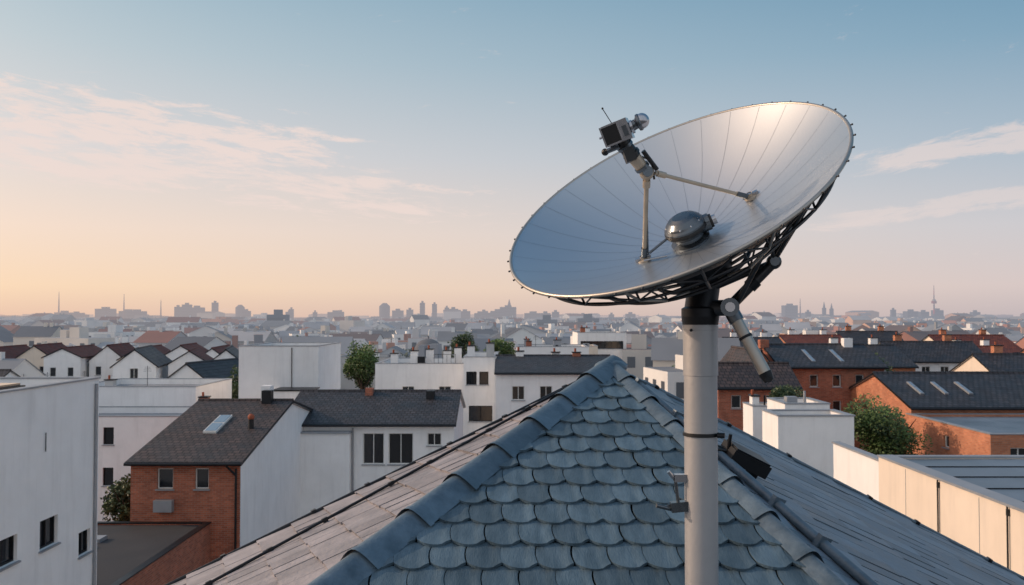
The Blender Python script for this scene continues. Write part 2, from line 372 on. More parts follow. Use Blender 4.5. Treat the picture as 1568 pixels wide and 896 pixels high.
house('gabled_white_house',-53,-45,78,86,-6.6,'white_plaster',roof='gx',zr=-4.9,rm='roof_dark_x',op={'S':[(-52+2*k,-51.1+2*k,-8.6,-7.4) for k in range(3)]})
house('white_flat_building',-43,-35,76,84,-6.0,'white_plaster',nclut=3,op={'E':[(77,78,-8,-7)]})
# right side
def exr(mb):
    k=(3.3-2.08)/4
    for x in (20.0,21.9): slope_box(mb,x,61.8,-2.66,.28,2.4,k,m1='skylight_glass',m2='coping',h=.04)
    mb.box(17.2,17.8,63.4,64.0,-2.2,-1.6,'brick')
    mb.box(23.0,23.6,63.4,64.0,-2.2,-1.5,'white_plaster')
house('brick_apartment_building',17.6,24.4,60,68,-3.3,'brick',roof='gx',zr=-2.08,op={'S':[(18.0+1.5*k,18.55+1.5*k,-4.6,-3.8) for k in range(4)]+[(18.0+1.5*k,18.55+1.5*k,-6.4,-5.5) for k in range(4)]},extras=exr)
house('orange_brick_house',15.7,17.5,61,69,-3.5,'orange_brick',roof='gy',zr=-2.4,rm='roof_brown_x')
house('brick_low_house',12.6,17.5,56,60.9,-4.3,'brick',roof='gx',zr=-3.1,rm='roof_brown_x',op={'S':[(15.5,16.1,-5.6,-4.8),(13.4,14.0,-5.6,-4.8)]})
house('white_flat_house',10.15,13.05,35,37.2,-3.8,'white_plaster',frm='flat_roof',par=.15)
def exv(mb):
    mb.box(13.2,13.7,44,44.5,-4.4,-3.85,'coping'); mb.tube((14.2,44.5,-4.4),(14.2,44.5,-3.6),.06,'coping',n=8)
house('white_flat_house',12.8,14.9,43,46,-4.1,'white_plaster',frm='flat_roof',par=.35,extras=exv)
def exv2(mb):
    chimney(mb,12.95,49,-5.05,.18,.8,'white_plaster'); mb.tube((13.5,49,-5),(13.5,49,-4.2),.05,'dark_metal',n=8)
house('white_flat_house',12.6,13.9,48,50,-4.7,'white_plaster',frm='flat_roof',par=.35,extras=exv2)
def exr2(mb):
    k=(5.05-3.57)/5
    for x in (23.5,24.9,26.3): slope_box(mb,x,53.4,-4.17,.24,1.9,k,m2='coping',h=.04)
house('brick_gable_house',22.2,32,51,61,-5.05,'orange_brick',roof='gx',zr=-3.57,rm='roof_dark_x',extras=exr2,op={'W':[(54.5,55.2,-6.3,-5.6)]})
house('brick_flat_extension',21.9,32,42,50.9,-5.4,'orange_brick',frm='metal_roof',par=.12,op={'W':[(46,46.6,-6.6,-6.0)],'S':[(22.8,23.6,-6.8,-6.0),(25,26,-6.8,-6.0)]})
def exc(mb):
    mb.box(9.3,9.62,11,23.3,-16,-3.55,'cream_plaster'); mb.box(9.26,9.66,10.96,23.3,-3.55,-3.5,'coping')
    mb.box(9.45,9.62,23.3,27,-16,-3.72,'white_plaster'); mb.box(9.41,9.66,23.3,27.04,-3.72,-3.67,'coping')
    for y in (17.2,20.0):
        mb.tube((9.26,y,-3.55),(9.26,y,-6.5),.018,'dark_metal',n=8)
        mb.box(9.25,9.3,y-.03,y+.03,-3.72,-3.6,'dark_metal')
    for q in range(7): mb.box(9.293,9.3,11.5+1.7*q,11.515+1.7*q,-16,-3.6,'coping')
    for q in range(9): mb.box(9.9,19.7,12.5+1.6*q,12.53+1.6*q,-4.15,-4.12,'dark_metal')
    mb.box(12,12.8,20,20.6,-4.15,-3.9,'coping'); mb.tube((14,23,-4.15),(14,23,-3.6),.1,'dark_metal')
house('cream_flat_building',9.63,20,11,27,-4.12,'cream_plaster',frm='metal_roof',par=.03,extras=exc)
for (x0,x1,y0,y1,zt,zr,m_) in ((30,37,84,94,-4.6,-2.9,'orange_brick'),(38,47,90,98,-4.4,-2.7,'white_plaster'),(48,54,96,106,-5,-3.4,'orange_brick'),(27,34,112,122,-4.4,-2.8,'cream_plaster'),(36,44,118,128,-4.2,-2.6,'orange_brick'),(46,54,124,134,-4.2,-2.2,'white_plaster'),(56,66,118,128,-4.6,-2.6,'cream_plaster'),(60,70,100,110,-5,-3.2,'orange_brick'),(38,48,70,80,-5.0,-3.2,'cream_plaster')):
    def exq(mb,x0=x0,x1=x1,y0=y0,y1=y1,zr=zr):
        for fx_ in (.2,.75): chimney(mb,x0+(x1-x0)*fx_,(y0+y1)/2+.4,zr-.3,.35,1.1,'orange_brick' if x0%3 else 'white_plaster')
    house('brick_terrace_house' if 'brick' in m_ else 'plastered_terrace_house',x0,x1,y0,y1,zt,m_,roof='gx',zr=zr,rm='roof_red_x' if x0%4<2 else 'roof_dark_x',op={'S':[(x0+.8+1.8*k,x0+1.6+1.8*k,zt-1.6,zt-.5) for k in range(3)]},yaw=math.radians((x0*7)%20-10),extras=exq)

# ------------------------------------------------------------ city
city=MB(); R=random.Random(11)
def cf(pts,c): city.face(pts,'city',col=c)
def cbuild(x,y,w,l,h,kind,wc,rc,yaw,win):
    ca,sa=math.cos(yaw),math.sin(yaw)
    T=lambda a,b,z:(x+a*ca-b*sa,y+a*sa+b*ca,GZ+z)
    a,b=w/2,l/2
    sides=[((-a,-b),(a,-b)),((a,-b),(a,b)),((a,b),(-a,b)),((-a,b),(-a,-b))]
    for i,(p,q) in enumerate(sides):
        cf([T(*p,0),T(*q,0),T(*q,h),T(*p,h)],wc)
        if win and i!=2:
            L=math.hypot(q[0]-p[0],q[1]-p[1]); n=int(L/2.2); dx,dy=(q[0]-p[0])/L,(q[1]-p[1])/L; ox,oy=dy*.04,-dx*.04
            fl=int(h/3)
            for k in range(n):
                for f in range(max(0,fl-2),fl):
                    if R.random()<.12: continue
                    s0=(k+.28)*L/n; s1=s0+1.0; z0=h-1.1-(fl-1-f)*3-1.2; z1=z0+1.4
                    P=lambda s,z:T(p[0]+dx*s+ox,p[1]+dy*s+oy,z)
                    cf([P(s0,z0),P(s1,z0),P(s1,z1),P(s0,z1)],(.04,.045,.055))
    if kind=='flat':
        cf([T(-a,-b,h),T(a,-b,h),T(a,b,h),T(-a,b,h)],rc)
        for _ in range(2):
            if R.random()<.6:
                q=R.uniform(.08,.25); ox=R.uniform(-.35,.35)*w; hh=R.uniform(.8,2)
                pts=[(ox-q*w*.5,-b*.3),(ox+q*w*.5,-b*.3),(ox+q*w*.5,b*.4),(ox-q*w*.5,b*.4)]
                for i in range(4): p,q2=pts[i],pts[(i+1)%4]; cf([T(*p,h),T(*q2,h),T(*q2,h+hh),T(*p,h+hh)],wc)
                cf([T(*p,h+hh) for p in pts],rc)
    else:
        r=min(2.4,min(a,b)*.55)
        if kind=='gx':
            cf([T(-a-.2,-b-.3,h-.1),T(a+.2,-b-.3,h-.1),T(a+.2,0,h+r),T(-a-.2,0,h+r)],rc); cf([T(a+.2,b+.3,h-.1),T(-a-.2,b+.3,h-.1),T(-a-.2,0,h+r),T(a+.2,0,h+r)],rc)
            cf([T(a,-b,h),T(a,b,h),T(a,0,h+r)],wc); cf([T(-a,-b,h),T(-a,b,h),T(-a,0,h+r)],wc)
        else:
            cf([T(-a-.3,-b-.2,h-.1),T(-a-.3,b+.2,h-.1),T(0,b+.2,h+r),T(0,-b-.2,h+r)],rc); cf([T(a+.3,b+.2,h-.1),T(a+.3,-b-.2,h-.1),T(0,-b-.2,h+r),T(0,b+.2,h+r)],rc)
            cf([T(-a,-b,h),T(a,-b,h),T(0,-b,h+r)],wc); cf([T(-a,b,h),T(a,b,h),T(0,b,h+r)],wc)
        for _ in range(2):
          if R.random()<.6:
            cx=R.uniform(-.35,.35)*w; e=.3
            for dx_,dy_ in (((-e,-e),(e,-e)),((e,-e),(e,e)),((e,e),(-e,e)),((-e,e),(-e,-e))):
                cf([T(cx+dx_[0],dx_[1],h),T(cx+dy_[0],dy_[1],h),T(cx+dy_[0],dy_[1],h+r+.7),T(cx+dx_[0],dx_[1],h+r+.7)],wc)
WC=[S(232,230,226)[:3]]*6+[S(210,200,188)[:3],S(190,190,190)[:3],S(165,162,158)[:3],S(222,208,190)[:3],S(140,142,148)[:3]]
BR=[S(172,112,86)[:3],S(190,130,98)[:3],S(150,100,80)[:3],S(210,164,130)[:3]]
RC=[S(80,84,92)[:3],S(110,114,120)[:3],S(128,80,66)[:3],S(130,134,140)[:3],S(165,166,170)[:3],S(92,76,74)[:3],S(94,102,112)[:3],S(140,146,154)[:3]]
y=128; tree_spots=[]
while y<4200:
    st=max(10.5,y*.042); xs=max(9.5,y*.021)
    n=int(y*.70/xs)+1
    for i in range(-n,n+1):
        x=i*xs+R.uniform(-.3,.3)*xs; yy=y+R.uniform(-.4,.4)*st
        if abs(x)<18 and yy<148: continue
        if R.random()<.15: tree_spots.append((x,yy)); continue
        w=R.uniform(.5,.95)*xs; l=R.uniform(.5,.9)*st
        if R.random()<.12: w*=1.7
        w=min(w,50); l=min(l,50)
        h=R.choice([7.5,8,9,9.5,10,11,11.5])+R.uniform(-.7,.7)
        if yy>350 and R.random()<.05: h+=R.uniform(2,4)
        if y>500: h+=R.uniform(-1,2.5)
        if y>1200 and R.random()<.06: h+=R.uniform(3,12)
        az=x/yy
        if R.random()<(.08+max(0,az)*.8): wc=R.choice(BR)
        else: wc=R.choice(WC)
        j=R.uniform(.85,1.1); wc=tuple(c*j for c in wc)
        kind=R.choice(['flat','flat','flat','gx','gx','gy'])
        cbuild(x,yy,w,l,h,kind,wc,R.choice(RC),R.uniform(-.35,.35),y<380)
    y+=st
for (x,yy,w,l,h,k) in ((-75,90,10,9,9.5,'gx'),(-82,105,9,9,10,'gy'),(-78,120,9,9,10.5,'gx'),(-56,98,8,7,9.6,'gx'),(-34,118,9,8,10.6,'flat'),(-24,96,7,7,10,'gx'),(-8,98,8,7,10.2,'flat'),(-10,124,9,8,10.4,'flat'),(20,100,9,8,11.5,'gx'),(19,120,9,8,11.8,'flat'),(17,84,8,8,11.2,'flat'),(26,76,8,6,11.0,'gx'),(-27,128,9,8,11,'gx'),(75,90,10,9,11,'gx'),(57,84,8,8,11,'flat'),(82,115,10,9,12,'gx'),(2,128,9,8,11.6,'flat'),(-4,138,8,7,10.8,'gx')):
    cbuild(x,yy,w,l,h,k,R.choice(WC),R.choice(RC),R.uniform(-.2,.2),True)
city.build('distant_city',usecol=True)

# skyline objects
def tower(name,x,y,top,w,kind='box',col=S(80,86,98)[:3]):
    mb=MB(); h=top
    if kind=='box':
        mb.box(x-w/2,x+w/2,y-w/2,y+w/2,GZ,h,'city',col=col); mb.box(x-w/5,x+w/5,y-w/5,y+w/5,h,h+2.5,'city',col=col)
        for k in range(int((h+10)/4)):
            mb.box(x-w/2*.9,x+w/2*.9,y-w/2-.3,y-w/2-.05,h-3-k*4,h-1.5-k*4,'city',col=(.04,.045,.06))
    elif kind=='round':
        mb.tube((x,y,GZ),(x,y,h-w*.3),w/2,'city',n=24,col=col); mb.tube((x,y,h-w*.3),(x,y,h),w/2,'city',r1=w*.18,n=24,col=col)
    elif kind=='spire':
        mb.box(x-w/2,x+w/2,y-w/2,y+w/2,GZ,h*.6,'city',col=col); mb.tube((x,y,h*.6),(x,y,h),w*.4,'city',r1=.3,n=8,col=col)
    mb.build(name,usecol=True)
D=1250; q_=D/2500
TW=[(-1132,22,42,'box'),(-1088,16,40,'box'),(-1035,15,40,'box'),(-948,28,16,'box'),(-914,34,22,'box'),(-886,26,34,'box'),(-843,40,15,'box'),(-779,34,26,'round'),(-740,16,20,'box'),(-638,22,12,'box'),(-500,13,40,'box'),(-355,38,30,'round'),(-330,18,30,'box'),(-290,20,18,'box'),(-245,38,13,'box'),(-220,36,13,'box'),(-185,26,12,'box'),(-165,22,26,'box'),(-135,16,30,'box'),(-80,15,22,'box'),(-11,27,46,'box'),(-8,50,14,'spire'),(-40,16,40,'box'),(60,10,50,'box'),(788,32,36,'box'),(886,42,9,'spire'),(907,38,9,'spire'),(1082,20,12,'box'),(1100,15,30,'box'),(1185,18,24,'box'),(1290,13,20,'box'),(690,8,30,'box'),(-1270,12,40,'box'),(620,8,20,'box')]
Rt=random.Random(3)
for _ in range(22): TW.append((Rt.choice([Rt.uniform(-1350,100),Rt.uniform(-1350,1350)]),Rt.uniform(4,14),Rt.uniform(10,30),'box'))
for x,t,w,k in TW:
    tower('tower_block' if k!='spire' else 'church_spire',x*q_,D+(x%7)*12,t*q_,w*q_,k)
tower('tower_block',19,500,-1.6,11); tower('tower_block',43,520,-.9,12); tower('tower_block',-115,450,1,9)
def mast(name,x,y,top,red=False):
    mb=MB(); n=9; h=top-GZ
    for k in range(n):
        a=GZ+h*k/n; b=GZ+h*(k+1)/n; r=1.5*(1-k/n)+.3
        mb.tube((x,y,a),(x,y,b),r,'city',r1=1.5*(1-(k+1)/n)+.3,n=8,col=(S(210,50,30)[:3] if (red and k%2) else S(110,85,85)[:3]))
    if red:
        mb.tube((x,y,top*.42),(x,y,top*.5),3.4,'city',n=16,col=S(180,60,45)[:3]); mb.tube((x,y,top*.5),(x,y,top*.55),2.4,'city',n=16,col=S(200,190,185)[:3])
    mb.build(name,usecol=True)
mast('tv_tower',1154*q_,D,86*q_,True); mast('radio_mast',-1239*q_,D,68*q_); mast('radio_mast',-1061*q_,D,62*q_); mast('radio_mast',-960*q_,D,47*q_); mast('radio_mast',788*q_,D,50*q_)
# domed building
mb=MB(); cx,cy=-12.8,140
mb.tube((cx,cy,GZ),(cx,cy,-5.4),2.3,'city',n=24,col=S(200,180,160)[:3]); mb.tube((cx,cy,-5.4),(cx,cy,-5.25),2.45,'city',n=24,col=S(200,190,170)[:3])
rows=[[(cx+2.15*math.cos(p)*math.cos(t),cy+2.15*math.cos(p)*math.sin(t),-5.25+1.9*math.sin(p)) for t in [2*math.pi*k/24 for k in range(24)]] for p in [math.pi/2*j/8 for j in range(9)]]
mb.grid(rows,'city',wrap=True,col=S(90,90,94)[:3]); mb.tube((cx,cy,-3.4),(cx,cy,-2.9),.12,'city',col=S(90,90,94)[:3]); mb.build('domed_building',usecol=True)

# ground
g=MB(); g.face([(-30000,-3000,GZ),(30000,-3000,GZ),(30000,40000,GZ),(-30000,40000,GZ)],'ground'); g.build('ground')

# ------------------------------------------------------------ trees
def leafcloud(mb,c,rx,ry,rz,n,size,m,R,lobes=9):
    L=[]
    for _ in range(lobes):
        v=V3((R.gauss(0,1),R.gauss(0,1),R.gauss(0,1))).normalized(); k=R.uniform(.35,.72)
        L.append((V3((v.x*rx*k,v.y*ry*k,v.z*rz*k)),R.uniform(.3,.55)))
    for _ in range(n):
        lc,lr=R.choice(L)
        v=V3((R.gauss(0,1),R.gauss(0,1),R.gauss(0,1))).normalized()*(R.random()**.35)
        p=V3(c)+lc+V3((v.x*rx*lr,v.y*ry*lr,v.z*rz*lr))
        a=V3((R.gauss(0,1),R.gauss(0,1),R.gauss(0,1))).normalized(); b=a.orthogonal().normalized()
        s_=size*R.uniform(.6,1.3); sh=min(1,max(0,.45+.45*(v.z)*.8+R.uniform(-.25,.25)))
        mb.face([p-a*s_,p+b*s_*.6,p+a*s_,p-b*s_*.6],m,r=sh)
def tree(name,x,y,zc,r,rz,n=5000,size=.09,m='foliage',seed=1):
    R=random.Random(seed); mb=MB()
    mb.tube((x,y,GZ),(x+.1,y,zc-rz*.6),.22,'bark',r1=.13,n=10); top=V3((x+.1,y,zc-rz*.6))
    for k in range(9):
        a=k*2.4; e=top+V3((math.cos(a)*r*.6,math.sin(a)*r*.6,rz*R.uniform(.5,1.3)))
        mid=top.lerp(e,.5)+V3((0,0,-.1)); mb.tube(top,mid,.08,'bark',r1=.05,n=7); mb.tube(mid,e,.05,'bark',r1=.015,n=6)
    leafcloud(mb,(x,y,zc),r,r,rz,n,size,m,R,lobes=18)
    mb.build(name)
tree('broadleaf_tree',19.3,47.2,-5.7,2.15,2.0,12000,.08,'foliage',1)
tree('broadleaf_tree',14.6,46.5+2.4,-4.6,1.05,.95,4000,.065,'foliage_dark',2)
tree('broadleaf_tree',-14.8,90,-5.5,2.1,3.0,8000,.11,'foliage',3)
tree('broadleaf_tree',-17.9,42.6,-8.5,1.3,1.2,5000,.08,'foliage_dark',4)
tree('broadleaf_tree',-21.6,72.5,-5.9,1.2,2.2,3000,.1,'foliage_dark',5)
tree('broadleaf_tree',-22.6,110,-5.4,1.8,2.2,3000,.14,'foliage_dark',6)
tree('broadleaf_tree',-5.8,110,-4.2,1.9,2.3,4000,.12,'foliage_dark',7)
tree('broadleaf_tree',-1.6,116,-4.4,2.4,2.1,4000,.13,'foliage',8)
tree('broadleaf_tree',-34.5,150,-5.0,2.8,2.2,2500,.2,'foliage_dark',9)
tree('broadleaf_tree',17.5,90,-5.6,2.0,2.0,3000,.14,'foliage',10)
tree('broadleaf_tree',31.5,80,-5.3,2.0,2.0,3000,.12,'foliage_dark',11)
tree('broadleaf_tree',-19.5,82,-6.0,1.8,2.0,3000,.12,'foliage_dark',12)
dt=MB(); R2=random.Random(5)
for (x,yy) in tree_spots:
    if yy>1300: continue
    s_=R2.uniform(2.0,3.4)*(1 if yy<400 else 1.5)
    cx=x+R2.uniform(-4,4); leafcloud(dt,(cx,yy+R2.uniform(-4,4),GZ+6.0+R2.uniform(0,3)),s_*1.2,s_,s_*.95,90,s_*.18,'city_trees',R2,lobes=6)
dt.build('distant_trees')

# ------------------------------------------------------------ foreground tiled roof
A=V3((.647,6,-.33)); hL=V3((-1.368,-2.316,-.752)); hR=V3((.632,-2.316,-.752)); eL=V3((-2.518,-1,-1.138)); eR=V3((3.27,1,-1.686))
HL=A+hL*2.2; HR=A+hR*2.2; EL=A+eL*2.2; ER=A+eR*2.0; BK=V3((0,10,-3.2))
roof=empty('tiled_hip_roof_house')
def facet(name,d1,d2,P1,P2,cdir,w,ex,style,m,seed,gap=.97,step=.010):
    R=random.Random(seed)
    n=d1.cross(d2).normalized(); 
    if n.z<0: n=-n
    c=(cdir-n*cdir.dot(n)).normalized(); s=n.cross(c).normalized()
    m1=n.cross(d1).normalized(); 
    if m1.dot(d2)<0: m1=-m1
    m2=n.cross(d2).normalized()
    if m2.dot(d1)<0: m2=-m2
    me_=n.cross(P2-P1).normalized()
    if me_.dot(A-P1)<0: me_=-me_
    mb=MB(); T=max((P1-A).dot(c),(P2-A).dot(c))+ex; ss=[0,(P1-A).dot(s),(P2-A).dot(s)]; s0,s1=min(ss)-w*2,max(ss)+w*2
    nr=int(T/ex)+2; ncol=int((s1-s0)/w)+2
    for i in range(-1,nr):
        for j in range(ncol):
            st=(i%2)*.5*w
            sx=s0+j*w+st; ty=i*ex
            ctr=A+c*(ty+ex*.6)+s*sx
            mg=-max(w,ex)*1.4
            if (ctr-A).dot(m1)<mg or (ctr-A).dot(m2)<mg or (ctr-P1).dot(me_)<mg: continue
            rv=R.random(); tl=R.uniform(-.002,.002); tz=R.uniform(-.001,.003); jx=R.uniform(-.003,.003)
            NX=9 if style=='scale' else 3
            rows=[]
            L=ex*1.22
            jy=R.uniform(-.006,.006)
            for b in range(6 if style=='scale' else 3):
                fb=b/(5 if style=='scale' else 2); row=[]
                for a in range(NX):
                    fa=a/(NX-1)*2-1
                    x=fa*w*.5*gap
                    if style=='scale':
                        end=L*(1-.19*abs(fa)**2.0); y_=fb*end - ex*.08 + jy
                        h=.005+.015*fb+.005*(1-fa*fa)-.004*fa + (.008 if fa>.7 else 0)
                        x+= -.012*math.sin(fb*3)
                    else:
                        y_=fb*L-ex*.1+jy; h=.003+step*fb+tl*fa
                    row.append(A+c*(ty+y_)+s*(sx+x+jx)+n*(h+tz))
                rows.append(row)
            mb.grid(rows,m,smooth=(style=='scale'),r=rv)
            last=rows[-1]; th=.013
            for a in range(NX-1): mb.face([last[a],last[a+1],last[a+1]-n*th,last[a]-n*th],m,r=rv*.5)
            for side in (0,-1):
                for b in range(len(rows)-1): mb.face([rows[b][side],rows[b+1][side],rows[b+1][side]-n*th,rows[b][side]-n*th],m,r=rv*.5)
    o=mb.build(name,parent=roof,clip=[(A,-m1),(A,-m2),(P1,-me_)])
    ub=MB(); dn=n*.014; ub.face([A-dn,P1-dn,P2-dn],'underlay'); ub.build(name+'_underlay',parent=roof)
    return n,c,s
nF,cF,sF=facet('front_tiles',hL,hR,HL,HR,V3((0,-1,0)),.15,.178,'scale','tile_blue',1,gap=.97)
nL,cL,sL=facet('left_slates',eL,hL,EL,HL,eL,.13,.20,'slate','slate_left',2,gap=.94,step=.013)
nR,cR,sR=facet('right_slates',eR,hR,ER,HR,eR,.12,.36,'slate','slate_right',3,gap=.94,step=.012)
ub=MB(); ub.face([A,EL,BK],'slate_right'); ub.face([A,BK,ER],'slate_right')
per=[EL,HL,HR,ER,BK]; cen=sum(per,V3())/5
ins=[p+(cen-p)*.05-V3((0,0,.12)) for p in per]
for i in range(5):
    p,q=ins[i],ins[(i+1)%5]; ub.face([p,q,(q.x,q.y,GZ),(p.x,p.y,GZ)],'cream_plaster')
    a,b=per[i]-V3((0,0,.02)),per[(i+1)%5]-V3((0,0,.02)); ub.tube(a,b,.05,'dark_metal',n=8)
ub.build('walls',parent=roof)
def caps(name,d,n1,n2,T,r,ln,m,lift=.0,seed=0):
    R=random.Random(seed); mb=MB(); d=d.normalized(); up=(n1+n2).normalized(); up=(up-d*up.dot(d)).normalized(); sd=d.cross(up)
    t=-.06
    while t<T:
        rv=R.random(); rows=[]; jt=R.uniform(-.006,.006)
        for fb in (0,.08,.5,.9,.93,1.0):
            rr=r*(.93+.07*fb)+(.006 if fb>.91 else 0)
            p=A+d*(t+fb*ln*1.08)+up*(lift+.002+.008*fb)+sd*jt*fb
            prof=[(-1.22,-.12),(-1.0,.10),(-.66,.44),(-.36,.66),(-.12,.76),(.12,.76),(.36,.66),(.66,.44),(1.0,.10),(1.22,-.12)]
            rows.append([p+sd*(rr*px)+up*(rr*pz) for px,pz in prof])
        mb.grid(rows,m,r=rv)
        t+=ln
    mb.build(name,parent=roof)
caps('left_hip_caps',hL,nF,nL,(HL-A).length,.086,.38,'ridge_cap',lift=.0,seed=3)
caps('right_hip_caps',hR,nF,nR,(HR-A).length,.055,.34,'ridge_cap',lift=.005,seed=4)
fx=MB()
fx.sphere(A+V3((0,0,.0)),.085,'ridge_cap',sc=(1.3,1.25,.6))
def rail(d,n,T,r,m,t0=.25,hook=.35,off=.03,hm='dark_metal'):
    d=d.normalized(); fx.tube(A+d*t0+n*off,A+d*T+n*off,r,m,n=10)
    t=t0+.1; k=0
    sd=n.cross(d)
    while t<T:
        p=A+d*t+n*off
        fx.obox(p,d,sd,n,(.014,r*1.4,r*1.4),hm)
        fx.tube(p-sd*.01,p-sd*.01+d*.05+sd*.02,.005,hm,n=6)
        t+=hook*(1+.25*math.sin(k*3.7)); k+=1
rail(eL.normalized()*2.05+hL.normalized()*.95,nL,5.2,.008,'dark_metal',off=.022)
rail(eL.normalized()*3.0+hL.normalized()*.03,nL,6,.013,'dark_metal',off=.010,hook=.45)
rail(hR.normalized()*2.2+eR.normalized()*.30,nR,5.0,.026,'ridge_cap',off=.034,hook=.45,hm='ridge_cap')
rail(eR.normalized()*3+hR.normalized()*.02,nR,7.4,.014,'ridge_cap',off=.014,hook=.6)
fx.build('ridge_fittings',parent=roof)
# black vent box on the right slope
vb=MB(); p=V3((1.215,4.95,-.83)); 
ax=(cR).normalized(); ay=sR.normalized()
vb.obox(p+nR*.075,ax,ay,nR,(.12,.08,.035),'black_plastic'); vb.obox(p+nR*.115,ax,ay,nR,(.11,.07,.006),'dark_metal')
vb.obox(p+nR*.02+ax*.08,ax,ay,nR,(.01,.05,.03),'dark_metal'); vb.tube(p+nR*.07-ax*.12,p+nR*.03-ax*.22+ay*.03,.008,'black_plastic',n=8)
vb.tube(p+nR*.05-ax*.1,p+nR*.16-ax*.15,.01,'black_plastic',n=8)
vb.build('roof_vent_box')
# ------------------------------------------------------------ satellite dish
dish=empty('satellite_dish')
N=V3((-.4336,-.4233,.7952)).normalized(); a1=V3((.9007,-.2168,.3762)); a1=(a1-N*a1.dot(N)).normalized(); a2=a1.cross(N)
RD=.640; DEP=.225; kf=DEP/RD**2
C=V3((.570,3.3,.457)); V=C-N*DEP
def Dp(a,b,g=None,off=0):
    if g is None: g=kf*(a*a+b*b)+off
    return V+a1*a+a2*b+N*g
def Dr(rho,t,off=0): return Dp(rho*math.cos(t),rho*math.sin(t),None,off)
mb=MB(); NS=144; rad=[.03+ (RD-.03)*k/26 for k in range(27)]
ring=lambda rr,off:[Dr(rr,2*math.pi*k/NS,off) for k in range(NS)]
mb.grid([ring(r_,0) for r_ in rad],'dish_inner',wrap=True); mb.face(ring(.03,0),'dish_inner')
mb.grid([ring(r_,-.014) for r_ in rad],'dish_back',wrap=True); mb.face(ring(.03,-.014),'dish_back')
mb.build('reflector',parent=dish)
mb=MB(); NG=30
for k in range(NG):
    t=2*math.pi*k/NG+.05; tv=V3(a1*(-math.sin(t))+a2*math.cos(t))
    rows=[]
    for j in range(18):
        rr=.09+(RD-.10)*j/17; p=Dr(rr,t,.0008); rows.append([p-tv*.0006,p+tv*.0006])
    mb.grid(rows,'dish_seam')
mb.build('reflector_seams',parent=dish)
def torus(mb,rho,off,r,m,seg=120,n=10):
    rows=[]
    for k in range(seg+1):
        t=2*math.pi*k/seg; p=Dr(rho,t,off); o=a1*math.cos(t)+a2*math.sin(t)
        rows.append([p+o*(r*math.cos(q))+N*(r*math.sin(q)) for q in [2*math.pi*i/n for i in range(n)]])
    mb.grid(rows,m,wrap=True)
mb=MB(); torus(mb,RD,-.006,.007,'rim_metal')
for k in range(44):
    t=2*math.pi*k/44; o=a1*math.cos(t)+a2*math.sin(t); p=Dr(RD,t,-.006)
    mb.tube(p,p+o*.012+N*.001,.0028,'frame_metal',n=7); mb.sphere(p+o*.012+N*.001,.0038,'frame_metal',n=8)
mb.build('rim',parent=dish)
# rear truss
mb=MB()
r1,r2,r3=.565,.385,.19
torus(mb,r1,-.045,.005,'frame_metal',n=8); torus(mb,r2,-.08,.006,'frame_metal',n=8,seg=80); torus(mb,r3,-.115,.008,'frame_metal',seg=60,n=8)
NR_=16
for k in range(NR_):
    t=2*math.pi*k/NR_; t2=2*math.pi*(k+.5)/NR_; t3=2*math.pi*(k+1)/NR_
    a=Dr(RD-.006,t,-.012); b=Dr(r1,t,-.045); c=Dr(r2,t,-.08); d=Dr(r3,t,-.115); e=Dp(.09*math.cos(t),.09*math.sin(t),-.135)
    for p,q,r_ in ((a,b,.005),(b,c,.006),(c,d,.006),(d,e,.007)): mb.tube(p,q,r_,'rim_metal' if k%2 else 'frame_metal',n=7)
    mb.tube(b,Dr(r1,t,-.014),.004,'frame_metal',n=6); mb.tube(c,Dr(r2,t,-.014),.004,'frame_metal',n=6)
    mb.tube(b,Dr(RD-.006,t2,-.012),.0035,'frame_metal',n=6); mb.tube(Dr(RD-.006,t2,-.012),Dr(r1,t3,-.045),.0035,'frame_metal',n=6)
    mb.tube(Dr(.48,t,-.014),c,.0035,'frame_metal',n=6)
mb.build('rear_truss',parent=dish)
# rear hub + mount
PX,PY=.706,3.43; PT=.03
mb=MB()
mb.lathe(V-N*.16,N,[(-.02,0),(-.02,.07),(0,.10),(.04,.115),(.12,.13),(.145,.13)],'dish_back',n=32)
hubb=V-N*.15
mb.tube(hubb,V3((PX,PY,PT-.01)),.06,'dark_metal',r1=.06,n=20)
mb.lathe(V3((PX,PY,PT-.06)),(0,0,1),[(0,.066),(.03,.07),(.06,.07),(.075,.045),(.1,.04)],'dark_metal',n=32)
R_=V3((.983,-.18,0)); F_=V3((-.18,-.983,0)); Z_=V3((0,0,1))
piv=V3((PX+.095,PY-.06,PT+.005))
mb.tube(V3((PX+.02,PY-.02,PT+.0)),piv+R_*.03,.03,'frame_metal',n=16); mb.tube(piv-F_*.03,piv+F_*.045,.034,'dark_steel',n=20); mb.tube(piv+F_*.045,piv+F_*.055,.018,'steel',n=12)
node=V3((.955,3.33,.20))
mb.tube(piv,node,.02,'frame_metal',n=14); mb.tube(piv.lerp(node,.45),piv.lerp(node,.6),.026,'dark_metal',n=14)
mb.sphere(node,.028,'frame_metal'); mb.tube(node-F_*.04,node+F_*.04,.017,'dark_steel',n=12)
for al,be in ((.33,.1),(.46,.05),(.40,.24),(.26,.2),(.52,.15)): mb.tube(node,Dp(al,be,None,-.04),.008,'frame_metal',n=8)
mb.tube(piv+R_*.02,Dp(.30,.22,None,-.03),.01,'frame_metal',n=8)
mb.tube(node,V3((PX+.03,PY,.10)),.012,'frame_metal',n=8)
mb.build('mount',parent=dish)
mb=MB()
q=V3((.918,3.30,-.215)); dd=(q-piv).normalized()
mb.tube(piv+dd*.02,q,.0225,'rim_metal',n=20); mb.tube(piv+dd*.0,piv+dd*.06,.028,'dark_steel',n=20); mb.tube(q-dd*.015,q+dd*.02,.026,'dark_metal',r1=.018,n=20); mb.tube(piv+dd*.12,piv+dd*.13,.0255,'dark_metal',n=20)
